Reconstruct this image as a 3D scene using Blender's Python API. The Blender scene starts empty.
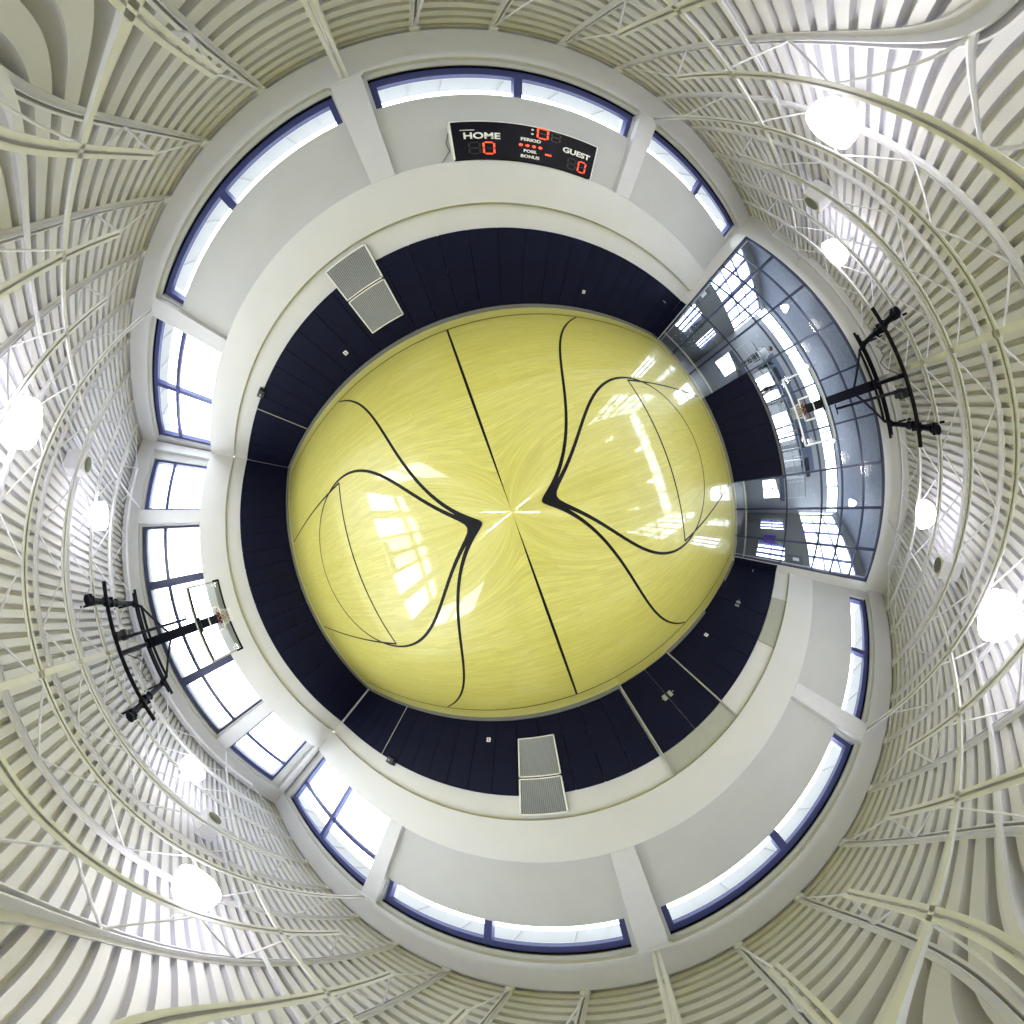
import bpy, math, random
from mathutils import Vector, Matrix
random.seed(7)
PI = math.pi
SC = bpy.context.scene
COL = SC.collection

# ------------------------------------------------------------------ camera
EYE = 1.28                      # tripod height
AXIS = 19.6                     # court axis turned against the picture
# cylindrical panorama rolled into a disc: polar angle as a quartic of the radius on the 36 mm sensor
K = [0.7734527919, 0.008919923178, 0.01545490033, -0.0008284535449, 1.234841093e-05]
cam_d = bpy.data.cameras.new('camera')
cam_d.type = 'PANO'
cam_d.sensor_width = 36.0
cam_d.sensor_fit = 'HORIZONTAL'
def pano_set(k, v):
    for holder in (cam_d, getattr(cam_d, 'cycles', None)):
        if holder is None: continue
        try:
            setattr(holder, k, v); return
        except Exception:
            pass
pano_set('panorama_type', 'FISHEYE_LENS_POLYNOMIAL')
pano_set('fisheye_fov', 2 * PI)
for i in range(5):
    pano_set('fisheye_polynomial_k%d' % i, K[i])
cam_d.clip_start = 0.02
cam_d.clip_end = 300
cam = bpy.data.objects.new('camera', cam_d)
COL.objects.link(cam)
cam.location = (0, 0, EYE)
cam.rotation_euler = (0, 0, math.radians(180 - AXIS))
SC.camera = cam

# ------------------------------------------------------------------ room measures
XW, XE, YN, YS = -9.35, 9.05, 5.58, -5.68      # faces of pads and upper band
SILL_LO, SILL_HI, WTOP = 3.78, 5.46, 6.22
PAD_TOP, SHELF, BAND_TOP = 2.07, 2.68, 3.74
BEAM_LO, BEAM_HI, DECK = 6.33, 7.00, 7.10

# ------------------------------------------------------------------ world and light
w = bpy.data.worlds.new('overcast_sky')
SC.world = w
w.use_nodes = True
bgn = w.node_tree.nodes['Background']
bgn.inputs['Color'].default_value = (0.90, 0.95, 1.0, 1)
bgn.inputs['Strength'].default_value = 4.4
def portal(x, y, z, sx, sz, facing):
    d = bpy.data.lights.new('daylight_portal', 'AREA')
    d.shape = 'RECTANGLE'; d.size = sx; d.size_y = sz
    d.cycles.is_portal = True
    o = bpy.data.objects.new('daylight_portal', d); COL.objects.link(o)
    o.location = (x, y, z)
    o.rotation_euler = Vector(facing).to_track_quat('-Z', 'Y').to_euler()
for x0, x1, z0 in ((-9.1, -5, 3.8), (-4.5, -.4, 5.45), (.1, 4.2, 5.45), (4.7, 8.8, 5.45)):
    portal((x0 + x1) / 2, YN + .45, (z0 + 6.2) / 2, x1 - x0, 6.2 - z0, (0, -1, 0))
    portal((x0 + x1) / 2, YS - .45, (z0 + 6.2) / 2, x1 - x0, 6.2 - z0, (0, 1, 0))
portal(XW - .45, 0, 5.0, 10.4, 2.5, (1, 0, 0))
# daylight of the upper storey behind the glass wall
portal(12.4, 5.75, 4.6, 5.6, 1.9, (0, -1, 0))
portal(12.4, -5.85, 4.6, 5.6, 1.9, (0, 1, 0))
SC.view_settings.view_transform = 'Standard'
SC.view_settings.look = 'None'
SC.view_settings.gamma = 1
SC.view_settings.use_curve_mapping = False
SC.view_settings.exposure = 1.25
SC.cycles.use_denoising = True
SC.cycles.max_bounces = 10
SC.cycles.diffuse_bounces = 6
SC.cycles.transparent_max_bounces = 16
SC.cycles.sample_clamp_indirect = 6
SC.cycles.caustics_reflective = False
SC.cycles.caustics_refractive = False

# ------------------------------------------------------------------ materials
MATS = {}
def mat(name, color, rough=.6, metal=0.0, emit=None, estr=0, coat=0, noise=0, nscale=6, bump=0, bscale=40, spec=.5):
    if name in MATS: return MATS[name]
    m = bpy.data.materials.new(name); m.use_nodes = True
    nt = m.node_tree; b = nt.nodes['Principled BSDF']
    b.inputs['Base Color'].default_value = (*color, 1)
    b.inputs['Roughness'].default_value = rough
    b.inputs['Metallic'].default_value = metal
    b.inputs['Specular IOR Level'].default_value = spec
    if coat: b.inputs['Coat Weight'].default_value = coat; b.inputs['Coat Roughness'].default_value = .05
    if emit:
        b.inputs['Emission Color'].default_value = (*emit, 1); b.inputs['Emission Strength'].default_value = estr
    tc = None
    if noise or bump:
        tc = nt.nodes.new('ShaderNodeTexCoord')
    if noise:
        n = nt.nodes.new('ShaderNodeTexNoise'); n.inputs['Scale'].default_value = nscale; n.inputs['Detail'].default_value = 5
        nt.links.new(tc.outputs['Object'], n.inputs['Vector'])
        r = nt.nodes.new('ShaderNodeMapRange'); r.inputs['From Min'].default_value = .3; r.inputs['From Max'].default_value = .7
        r.inputs['To Min'].default_value = 1 - noise; r.inputs['To Max'].default_value = 1 + noise
        nt.links.new(n.outputs['Fac'], r.inputs['Value'])
        mx = nt.nodes.new('ShaderNodeVectorMath'); mx.operation = 'SCALE'
        mx.inputs[0].default_value = color
        nt.links.new(r.outputs['Result'], mx.inputs['Scale']); nt.links.new(mx.outputs['Vector'], b.inputs['Base Color'])
    if bump:
        n2 = nt.nodes.new('ShaderNodeTexNoise'); n2.inputs['Scale'].default_value = bscale; n2.inputs['Detail'].default_value = 4
        nt.links.new(tc.outputs['Object'], n2.inputs['Vector'])
        bp = nt.nodes.new('ShaderNodeBump'); bp.inputs['Strength'].default_value = bump; bp.inputs['Distance'].default_value = .01
        nt.links.new(n2.outputs['Fac'], bp.inputs['Height']); nt.links.new(bp.outputs['Normal'], b.inputs['Normal'])
    MATS[name] = m
    return m

M_wall = mat('wall_paint', (.60, .595, .62), .7, noise=.02, nscale=1.2, bump=.05)
M_infill = mat('infill_board', (.47, .47, .49), .75, noise=.03, nscale=1.5, bump=.08)
M_beam = mat('beam_paint', (.57, .565, .61), .6, noise=.02)
M_deck = mat('deck_paint', (.68, .675, .76), .55, noise=.03, nscale=.8)
M_steel = mat('white_steel', (.74, .735, .81), .45, noise=.03)
M_pad = mat('navy_vinyl', (.005, .006, .022), .6, noise=.25, nscale=1.5, bump=.15, bscale=9, spec=.10)
M_base = mat('grey_rubber', (.16, .165, .16), .6)
M_frame = mat('blue_aluminium', (.045, .052, .18), .4, metal=.1)
M_cwall = mat('slate_aluminium', (.030, .035, .085), .4, metal=.2)
M_black = mat('black_paint', (.004, .004, .010), .5, spec=.12)
M_white = mat('white_paint', (.82, .82, .80), .45)
M_greyp = mat('grey_panel', (.36, .365, .33), .7, noise=.04)
M_metal = mat('brushed_metal', (.55, .56, .56), .35, metal=.8)
M_orange = mat('orange_steel', (.28, .05, .03), .4)
M_net = mat('white_cord', (.85, .85, .82), .8)
M_led = mat('red_led', (.9, .05, .01), .5, emit=(1, .07, .02), estr=.75)
M_ledoff = mat('dark_led', (.012, .010, .010), .5)
M_ink = mat('court_line_black', (.004, .004, .006), .5, spec=.12)
M_lens = mat('lamp_lens', (.95, .95, .95), .4, emit=(1, .98, .96), estr=40)
M_shade = mat('lamp_acrylic', (.92, .92, .90), .3, emit=(1, .98, .97), estr=5.5)
M_grille = mat('grille_white', (.52, .53, .54), .5)
M_slot = mat('grille_shadow', (.06, .07, .08), .8)
M_soffit = mat('soffit_panel', (.34, .34, .34), .7)
M_lobby = mat('lobby_grey_wall', (.13, .135, .13), .7, noise=.04)
M_lobby_l = mat('lobby_light_wall', (.36, .36, .37), .7)
M_slate = mat('lobby_slate', (.10, .115, .18), .5, noise=.08)
M_carpet = mat('lobby_dark_floor', (.10, .10, .11), .5)
M_lceil = mat('lobby_ceiling_paint', (.28, .30, .38), .6, noise=.2, nscale=14)
M_dark = mat('dark_plastic', (.02, .02, .024), .4)
M_leaf = mat('leaf_green', (.03, .07, .02), .5, noise=.3, nscale=20)
M_paper = mat('paper_white', (.85, .85, .80), .6)
M_ground = mat('pale_concrete', (.36, .36, .36), .8, noise=.06)
M_skin = mat('skin', (.50, .32, .24), .5)
M_hair = mat('dark_hair', (.03, .02, .015), .6)
M_cloth_w = mat('white_cotton', (.80, .80, .80), .8)
M_cloth_b = mat('blue_cotton', (.10, .16, .36), .8)
M_cloth_d = mat('dark_cotton', (.02, .02, .025), .8)

def glass_mat(name, tint, refl):
    m = bpy.data.materials.new(name); m.use_nodes = True
    nt = m.node_tree; nt.nodes.clear()
    out = nt.nodes.new('ShaderNodeOutputMaterial'); mx = nt.nodes.new('ShaderNodeMixShader')
    t = nt.nodes.new('ShaderNodeBsdfTransparent'); g = nt.nodes.new('ShaderNodeBsdfGlossy')
    f = nt.nodes.new('ShaderNodeFresnel'); f.inputs['IOR'].default_value = refl
    t.inputs['Color'].default_value = (*tint, 1); g.inputs['Roughness'].default_value = .01
    geo = nt.nodes.new('ShaderNodeNewGeometry'); mt = nt.nodes.new('ShaderNodeMath'); mt.operation = 'MULTIPLY'
    inv = nt.nodes.new('ShaderNodeMath'); inv.operation = 'SUBTRACT'; inv.inputs[0].default_value = 1
    nt.links.new(geo.outputs['Backfacing'], inv.inputs[1]); nt.links.new(f.outputs[0], mt.inputs[0]); nt.links.new(inv.outputs[0], mt.inputs[1])
    nt.links.new(mt.outputs[0], mx.inputs[0]); nt.links.new(t.outputs[0], mx.inputs[1]); nt.links.new(g.outputs[0], mx.inputs[2])
    nt.links.new(mx.outputs[0], out.inputs[0])
    return m
M_glass = glass_mat('clear_glass', (.95, .97, .97), 1.35)
M_cglass = glass_mat('lobby_glass', (.86, .89, .93), 1.45)
M_board = glass_mat('backboard_glass', (.90, .92, .93), 1.45)

def floor_mat():
    m = bpy.data.materials.new('maple_strip_floor'); m.use_nodes = True
    nt = m.node_tree; b = nt.nodes['Principled BSDF']; L = nt.links
    tc = nt.nodes.new('ShaderNodeTexCoord')
    br = nt.nodes.new('ShaderNodeTexBrick')
    br.inputs['Color1'].default_value = (.80, .73, .15, 1); br.inputs['Color2'].default_value = (.87, .81, .20, 1)
    br.inputs['Mortar'].default_value = (.62, .55, .12, 1)
    br.inputs['Scale'].default_value = 1; br.inputs['Mortar Size'].default_value = .0012
    br.inputs['Brick Width'].default_value = 1.1; br.inputs['Row Height'].default_value = .057
    br.inputs['Bias'].default_value = 0
    L.new(tc.outputs['Object'], br.inputs['Vector'])
    mp = nt.nodes.new('ShaderNodeMapping'); mp.inputs['Scale'].default_value = (1.2, 26, 1)
    L.new(tc.outputs['Object'], mp.inputs['Vector'])
    n = nt.nodes.new('ShaderNodeTexNoise'); n.inputs['Scale'].default_value = 2.2; n.inputs['Detail'].default_value = 7
    L.new(mp.outputs[0], n.inputs['Vector'])
    r = nt.nodes.new('ShaderNodeMapRange'); r.inputs['From Min'].default_value = .3; r.inputs['From Max'].default_value = .7
    r.inputs['To Min'].default_value = .88; r.inputs['To Max'].default_value = 1.08
    L.new(n.outputs['Fac'], r.inputs['Value'])
    sc = nt.nodes.new('ShaderNodeVectorMath'); sc.operation = 'SCALE'
    L.new(br.outputs['Color'], sc.inputs[0]); L.new(r.outputs['Result'], sc.inputs['Scale'])
    L.new(sc.outputs['Vector'], b.inputs['Base Color'])
    b.inputs['Roughness'].default_value = .34
    b.inputs['Coat Weight'].default_value = .8; b.inputs['Coat Roughness'].default_value = .045
    n2 = nt.nodes.new('ShaderNodeTexNoise'); n2.inputs['Scale'].default_value = 1.3
    L.new(tc.outputs['Object'], n2.inputs['Vector'])
    bp = nt.nodes.new('ShaderNodeBump'); bp.inputs['Strength'].default_value = .04; bp.inputs['Distance'].default_value = .02
    L.new(n2.outputs['Fac'], bp.inputs['Height']); L.new(bp.outputs['Normal'], b.inputs['Coat Normal'])
    return m
M_floor = floor_mat()

# ------------------------------------------------------------------ mesh helpers
class MB:
    def __init__(s): s.v = []; s.f = []; s.m = []
    def add(s, vs, fs, mi=0):
        o = len(s.v); s.v += [tuple(v) for v in vs]; s.f += [tuple(i + o for i in f) for f in fs]; s.m += [mi] * len(fs)
        return s
    def box(s, x0, x1, y0, y1, z0, z1, mi=0):
        x0, x1 = sorted((x0, x1)); y0, y1 = sorted((y0, y1)); z0, z1 = sorted((z0, z1))
        return s.add([(x0, y0, z0), (x1, y0, z0), (x1, y1, z0), (x0, y1, z0), (x0, y0, z1), (x1, y0, z1), (x1, y1, z1), (x0, y1, z1)],
              [(3, 2, 1, 0), (4, 5, 6, 7), (0, 1, 5, 4), (1, 2, 6, 5), (2, 3, 7, 6), (3, 0, 4, 7)], mi)
    def tube(s, a, b, r, n=10, r2=None, mi=0):
        a, b = Vector(a), Vector(b); d = (b - a).normalized()
        u = d.orthogonal().normalized(); v = d.cross(u); r2 = r if r2 is None else r2
        vs = []
        for p, rr in ((a, r), (b, r2)):
            for k in range(n):
                t = 2 * PI * k / n; vs.append(p + (u * math.cos(t) + v * math.sin(t)) * rr)
        fs = [(k, (k + 1) % n, n + (k + 1) % n, n + k) for k in range(n)] + [tuple(range(n))[::-1], tuple(range(n, 2 * n))]
        return s.add(vs, fs, mi)
    def bar(s, a, b, w, h, mi=0):            # rectangular bar
        a, b = Vector(a), Vector(b); d = (b - a).normalized()
        up = Vector((0, 0, 1)) if abs(d.z) < .95 else Vector((1, 0, 0))
        u = d.cross(up).normalized() * w / 2; v = u.cross(d).normalized() * h / 2
        vs = [a - u - v, a + u - v, a + u + v, a - u + v, b - u - v, b + u - v, b + u + v, b - u + v]
        return s.add(vs, [(3, 2, 1, 0), (4, 5, 6, 7), (0, 1, 5, 4), (1, 2, 6, 5), (2, 3, 7, 6), (3, 0, 4, 7)], mi)
    def path(s, pts, r, n=8, mi=0):
        for a, b in zip(pts[:-1], pts[1:]): s.tube(a, b, r, n, mi=mi)
        return s
    def lathe(s, prof, c=(0, 0, 0), n=28, mi=0):     # prof: (r, z)
        vs = []; fs = []; m = len(prof)
        for r, z in prof:
            for k in range(n):
                t = 2 * PI * k / n; vs.append((c[0] + r * math.cos(t), c[1] + r * math.sin(t), c[2] + z))
        for i in range(m - 1):
            for k in range(n):
                k2 = (k + 1) % n; fs.append((i * n + k, i * n + k2, (i + 1) * n + k2, (i + 1) * n + k))
        return s.add(vs, fs, mi)
    def torus(s, c, R, r, n=28, k=8, mi=0, ax='z'):
        vs = []; fs = []
        for i in range(n):
            a = 2 * PI * i / n
            for j in range(k):
                b = 2 * PI * j / k; rr = R + r * math.cos(b)
                vs.append((c[0] + rr * math.cos(a), c[1] + rr * math.sin(a), c[2] + r * math.sin(b)))
        for i in range(n):
            for j in range(k):
                fs.append((i * k + j, ((i + 1) % n) * k + j, ((i + 1) % n) * k + (j + 1) % k, i * k + (j + 1) % k))
        return s.add(vs, fs, mi)
    def sphere(s, c, r, n=12, sz=1.0, mi=0):
        prof = [(max(1e-4, r * math.sin(PI * i / n)), -r * sz * math.cos(PI * i / n)) for i in range(n + 1)]
        return s.lathe(prof, c, n * 2, mi)
    def build(s, name, mats, parent=None, smooth=False, bevel=0, loc=None):
        me = bpy.data.meshes.new(name); me.from_pydata(s.v, [], s.f)
        for m in (mats if isinstance(mats, (list, tuple)) else [mats]): me.materials.append(m)
        me.polygons.foreach_set('material_index', s.m)
        if smooth: me.polygons.foreach_set('use_smooth', [True] * len(s.f))
        me.update()
        if smooth:
            try: me.set_sharp_from_angle(angle=math.radians(40))
            except Exception: pass
        o = bpy.data.objects.new(name, me); COL.objects.link(o)
        if parent: o.parent = parent
        if loc: o.location = loc
        if bevel:
            md = o.modifiers.new('bevel', 'BEVEL'); md.width = bevel; md.segments = 2; md.limit_method = 'ANGLE'
        return o

def empty(name, loc=(0, 0, 0), rz=0):
    o = bpy.data.objects.new(name, None); COL.objects.link(o); o.location = loc; o.rotation_euler = (0, 0, rz)
    o.empty_display_size = .2
    return o
def tag(o, label, cat, group=None):
    o['label'] = label; o['category'] = cat
    if group: o['group'] = group
    return o
def struct(o):
    o['kind'] = 'structure'; return o
def copy_tree(o, parent=None):
    c = o.copy(); COL.objects.link(c); c.parent = parent
    for ch in list(o.children): copy_tree(ch, c)
    return c
def ordinal(i):
    return ['first', 'second', 'third', 'fourth', 'fifth', 'sixth', 'seventh', 'eighth', 'ninth', 'tenth', 'eleventh', 'twelfth',
            'thirteenth', 'fourteenth', 'fifteenth', 'sixteenth', 'seventeenth', 'eighteenth', 'nineteenth', 'twentieth',
            'twenty-first', 'twenty-second', 'twenty-third', 'twenty-fourth', 'twenty-fifth', 'twenty-sixth', 'twenty-seventh',
            'twenty-eighth', 'twenty-ninth', 'thirtieth', 'thirty-first', 'thirty-second'][i]

# ------------------------------------------------------------------ floor and court lines
fl = MB().box(XW - .5, XE + .05, YS - .5, YN + .5, -.12, 0).build('floor', M_floor); struct(fl)
LW = .05
def ring(mb, cx, cy, R, a0, a1, wd, z, n=90, clip=None):
    for i in range(n):
        t0 = a0 + (a1 - a0) * i / n; t1 = a0 + (a1 - a0) * (i + 1) / n
        p = [(cx + rr * math.cos(t), cy + rr * math.sin(t)) for t, rr in ((t0, R - wd / 2), (t1, R - wd / 2), (t1, R + wd / 2), (t0, R + wd / 2))]
        if clip and any(abs(q[1]) > clip for q in p): continue
        mb.add([(x, y, z) for x, y in p], [(0, 1, 2, 3)])
def strip(mb, x0, x1, y0, y1, z): mb.add([(x0, y0, z), (x1, y0, z), (x1, y1, z), (x0, y1, z)], [(0, 1, 2, 3)])
BW, BE, SY = -8.70, 8.45, 4.88
ln = MB(); z = .0012
strip(ln, -LW / 2, LW / 2, -SY, SY, z)
for s in (-1, 1): strip(ln, BW, BE, s * SY - .027, s * SY + .027, z)
for bx in (BW, BE): strip(ln, bx - .027, bx + .027, -SY, SY, z)
for s, bx in ((-1, BW), (1, BE)):
    ft = s * 3.25
    ln2 = ln
    strip(ln, ft - .022, ft + .022, -1.81, 1.81, z + .0002)
    for y in (-1.81, 1.81): strip(ln, min(ft, bx), max(ft, bx), y - .025, y + .025, z + .0004)
    ring(ln, ft, 0, 1.885, 0, 2 * PI, .055, z + .0006)
    ring(ln, s * 7.365, 0, 6.02, PI / 2 if s < 0 else PI / 2, -PI / 2 if s < 0 else PI * 1.5, .05, z + .0008, n=180, clip=SY)
ln.build('court_lines', M_ink, fl)
fp = MB()
for y in (-5.0, 5.0): fp.lathe([(.0001, .002), (.05, .002), (.055, 0)], (-.45 if y > 0 else -.1, y, 0), 20)
fp.build('floor_socket_cover', M_metal, fl)

# ------------------------------------------------------------------ walls
OUT = .5
COLX = (-4.75, -.15, 4.47)
def hwall(name, side, yf, bays):
    """north (side=1) / south (side=-1) wall; bays: (x0, x1, sill, mullion x list, transom z or None)"""
    d = side
    mb = MB()
    mb.box(XW - .5, XE + .3, yf + d * .06, yf + d * OUT, 0, SHELF)                      # lower wall
    mb.box(XW - .5, XE + .3, yf + d * .05, yf + d * OUT, BAND_TOP - .02, SILL_LO)
    x = XW - .5
    for (x0, x1, sill, mull, tr) in bays:
        mb.box(x, x0, yf + d * .06, yf + d * OUT, SILL_LO, WTOP, 1)
        if sill > SILL_LO: mb.box(x0, x1, yf + d * .06, yf + d * OUT, SILL_LO, sill, 1)
        x = x1
    mb.box(x, XE + .3, yf + d * .06, yf + d * OUT, SILL_LO, WTOP, 1)
    mb.box(XW - .5, XE + .3, yf + d * .06, yf + d * OUT, WTOP, BEAM_LO, 1)
    mb.box(XW - .5, XE + .3, yf + d * .16, yf + d * OUT, BEAM_LO, DECK + .08)
    struct(mb.build(name, [M_wall, M_infill]))
    struct(MB().box(XW, XE, yf - d * .04, yf + d * .2, SHELF, BAND_TOP).build('trim_1' if d > 0 else 'trim_2', M_wall, bevel=.012))
    struct(MB().box(XW, XE, yf - d * .04, yf + d * .22, BEAM_LO, BEAM_HI).build('trim_3' if d > 0 else 'trim_4', M_beam, bevel=.01))
hwall('wall_north', 1, YN, [(-9.12, -4.98, SILL_LO, [-6.95], 5.25), (-4.5, -.38, SILL_HI, [-2.4], None), (.1, 4.25, SILL_HI, [2.13], None), (4.72, 8.88, SILL_HI, [6.7], None)])
hwall('wall_south', -1, YS, [(-9.02, -4.98, SILL_LO, [-6.98], 5.25), (-4.52, -.42, SILL_HI, [-2.46], None), (.1, 4.22, SILL_HI, [2.06], None), (4.68, 8.72, SILL_HI, [6.6], None)])
# columns standing on the ledge
tn = 9
for yf, d in ((YN, 1), (YS, -1)):
    for cx in COLX:
        mb = MB().box(cx - .20, cx + .20, yf - d * .04, yf + d * .2, BAND_TOP, BEAM_LO)
        mb.box(cx - .23, cx + .23, yf - d * .05, yf + d * .2, BEAM_LO - .05, BEAM_LO)
        struct(mb.build('trim_%d' % tn, M_beam, bevel=.008)); tn += 1
# west wall
mb = MB()
mb.box(XW - OUT, XW - .06, YS - .3, YN + .3, 0, SHELF)
mb.box(XW - OUT, XW - .05, YS - .3, YN + .3, BAND_TOP - .02, SILL_LO)
WB = [(5.05, 3.42), (2.95, -2.98), (-3.46, -5.18)]
ys = [YN + .3] + [v for p in WB for v in p] + [YS - .3]
for i in range(0, len(ys), 2): mb.box(XW - OUT, XW - .06, ys[i + 1], ys[i], SILL_LO, WTOP, 1)
mb.box(XW - OUT, XW - .06, YS - .3, YN + .3, WTOP, BEAM_LO, 1)
mb.box(XW - OUT, XW - .16, YS - .3, YN + .3, BEAM_LO, DECK + .08)
struct(mb.build('wall_west', [M_wall, M_infill]))
struct(MB().box(XW - .2, XW + .04, YS, YN, SHELF, BAND_TOP).build('trim_5', M_wall, bevel=.012))
struct(MB().box(XW - .2, XW + .04, YS, YN, BEAM_LO, BEAM_HI).build('trim_6', M_beam, bevel=.01))
for cy in (3.19, -3.22):
    struct(MB().box(XW - .2, XW + .04, cy - .19, cy + .19, BAND_TOP, BEAM_LO).build('trim_%d' % tn, M_beam, bevel=.008)); tn += 1
for yy in ((YN - .28, YN), (YS, YS + .24)):
    struct(MB().box(XW - .2, XW + .04, yy[0], yy[1], BAND_TOP, BEAM_LO).build('trim_%d' % tn, M_beam, bevel=.008)); tn += 1
# east wall above and beside the glass
mb = MB()
mb.box(XE, XE + .3, YS - .3, YN + .3, 6.14, DECK + .08)
mb.box(XE, XE + .3, 5.26, YN + .3, 0, 6.14)
mb.box(XE, XE + .3, YS - .3, -5.40, 0, 6.14)
struct(mb.build('wall_east', M_wall))
# baseboards (grey rubber cove)
struct(MB().box(XE - .03, XE, 5.29, YN, 0, .1).build('baseboard_east', M_base))
struct(MB().box(XW, XE, YN - .02, YN + .06, 0, .10).build('baseboard_north', M_base))
for i, (a, b) in enumerate(((XW, 1.22), (3.08, 5.3), (7.42, XE))):
    struct(MB().box(a, b, YS - .06, YS + .02, 0, .10).build('baseboard_south', M_base))
struct(MB().box(XW - .06, XW + .02, YS + .03, YN - .03, 0, .10).build('baseboard_west', M_base))
struct(MB().box(XE - .03, XE + .05, -1.95, 1.80, 0, .10).build('baseboard_east', M_base))

# ------------------------------------------------------------------ windows
def window_h(n, yf, d, x0, x1, sill, mull, tr, top=WTOP):
    r = struct(empty('window_%d' % n, ((x0 + x1) / 2, yf + d * .3, sill)))
    ox, oy, oz = r.location
    y0, y1 = yf + d * .14 - oy, yf + d * .26 - oy
    f = MB(); a, b = x0 - ox, x1 - ox; h = top - sill
    f.box(a, a + .09, y0, y1, 0, h - .18); f.box(b - .09, b, y0, y1, 0, h - .18); f.box(a, b, y0, y1, h - .18, h); f.box(a, b, y0 + d * .04, y1, 0, .04)
    for m in mull: f.box(m - ox - .065, m - ox + .065, y0 + d * .004, y1 - d * .004, .01, h - .18)
    if tr: f.box(a, b, y0 + d * .02, y1, tr - oz - .06, tr - oz + .06)
    f.build('window_frame', M_frame, r)
    g = MB().box(a + .02, b - .02, yf + d * .19 - oy, yf + d * .205 - oy, .01, h - .02)
    g.build('window_pane', M_glass, r)
    c = MB().box(a, b, y0 - d * .05, y0 + d*.02, h - .02, h + .03)
    c.build('window_head_trim', M_black, r)
NW = [(-9.12, -4.98, SILL_LO, [-6.95], 5.25), (-4.5, -.38, SILL_HI, [-2.4], None), (.1, 4.25, SILL_HI, [2.13], None), (4.72, 8.88, SILL_HI, [6.7], None)]
SWD = [(-9.02, -4.98, SILL_LO, [-6.98], 5.25), (-4.52, -.42, SILL_HI, [-2.46], None), (.1, 4.22, SILL_HI, [2.06], None), (4.68, 8.72, SILL_HI, [6.6], None)]
for i, a in enumerate(NW): window_h(i + 1, YN, 1, *a)
for i, a in enumerate(SWD): window_h(i + 5, YS, -1, *a)
for i, (ya, yb) in enumerate(WB):
    r = struct(empty('window_%d' % (9 + i), (XW - .2, (ya + yb) / 2, SILL_LO)))
    a, b = yb - r.location.y, ya - r.location.y; h = WTOP - SILL_LO; f = MB()
    f.box(-.06, .06, a, a + .07, 0, h - .17); f.box(-.06, .06, b - .07, b, 0, h - .17); f.box(-.06, .06, a, b, h - .17, h); f.box(-.06, .02, a, b, 0, .04)
    f.box(-.06, .04, a, b, 5.27 - SILL_LO - .06, 5.27 - SILL_LO + .06)
    if i == 1:
        for m in (1.33, -1.30): f.box(-.06, .07, m - r.location.y - .11, m - r.location.y + .11, .005, h - .165)
    f.build('window_frame', M_frame if i != 1 else M_cwall, r)
    MB().box(-.01, .005, a + .02, b - .02, .01, h - .02).build('window_pane', M_glass, r)
# eaves outside
for nm, a in (('trim_30', (XW - 1.2, XE + .3, YN + .5, YN + 1.15)), ('trim_31', (XW - 1.2, XE + .3, YS - 1.15, YS - .5)), ('trim_32', (XW - 1.15, XW - .5, YS - .5, YN + .5))):
    mb = MB().box(*a, 6.38, 6.62)
    if nm != 'trim_32':
        x = a[0] + .3
        while x < a[1] - .6:
            mb.box(x, x + .42, a[2] + .06, a[3] - .06, 6.35, 6.38); x += .95
    struct(mb.build(nm, M_soffit))
struct(MB().box(-40, 40, -40, 40, -.4, -.13).build('ground', M_ground))

# ------------------------------------------------------------------ ceiling deck and joists
P = .152; mb = MB(); y = YS - .3; vs = []; x0, x1 = XW - .4, XE + .3
prof = []
while y < YN + .3:
    prof += [(y, DECK), (y + .085, DECK), (y + .100, DECK + .085), (y + .140, DECK + .085)]
    y += P
for yy, zz in prof: vs += [(x0, yy, zz), (x1, yy, zz)]
mb.add(vs, [(2 * i, 2 * i + 1, 2 * i + 3, 2 * i + 2) for i in range(len(prof) - 1)])
mb.box(x0, x1, YS - .4, YN + .4, DECK + .10, DECK + .25)
struct(mb.build('ceiling', M_deck))

JX = [-8.60 + .939 * k for k in range(19)]
ZT, ZB = 7.045, 6.36
def make_joist(full):
    r = empty('roof_joist')
    L0, L1 = YS - .02, YN + .02
    t = MB()
    for s in (-1, 1): t.box(s * .012, s * .055, L0, L1, ZT + .045, ZT + .055); t.box(s * .012, s * .020, L0, L1, ZT - .02, ZT + .055)
    t.box(-.055, .055, L0, L0 + .12, ZT - .045, ZT); t.box(-.055, .055, L1 - .12, L1, ZT - .045, ZT)
    t.build('top_chord', M_steel, r)
    e = 0.02 if full else 1.35
    b = MB()
    for s in (-1, 1): b.box(s * .012, s * .055, L0 + e, L1 - e, ZB, ZB + .010); b.box(s * .012, s * .020, L0 + e, L1 - e, ZB, ZB + .05)
    b.build('bottom_chord', M_steel, r)
    wb = MB(); n = 9; ya, yb = L0 + .12, L1 - .12
    pan = (yb - ya) / n
    if not full:
        for s, y in ((1, L0), (-1, L1)): wb.tube((0, y + s * .12, ZT), (0, y + s * e, ZB + .03), .014, 6)
    for i in range(n):
        y = ya + pan * i
        if not full and (i == 0 or i == n - 1):
            y2 = y + pan if i == 0 else y
            wb.tube((0, y2, ZT), (0, (L0 + e) if i == 0 else (L1 - e), ZB + .03), .013, 6); continue
        wb.tube((0, y, ZT), (0, y + pan / 2, ZB + .03), .013, 6)
        wb.tube((0, y + pan / 2, ZB + .03), (0, y + pan, ZT), .013, 6)
    wb.build('web_rod', M_steel, r, smooth=True)
    return r
jf, jn = make_joist(True), make_joist(False)
used = {True: False, False: False}
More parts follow.
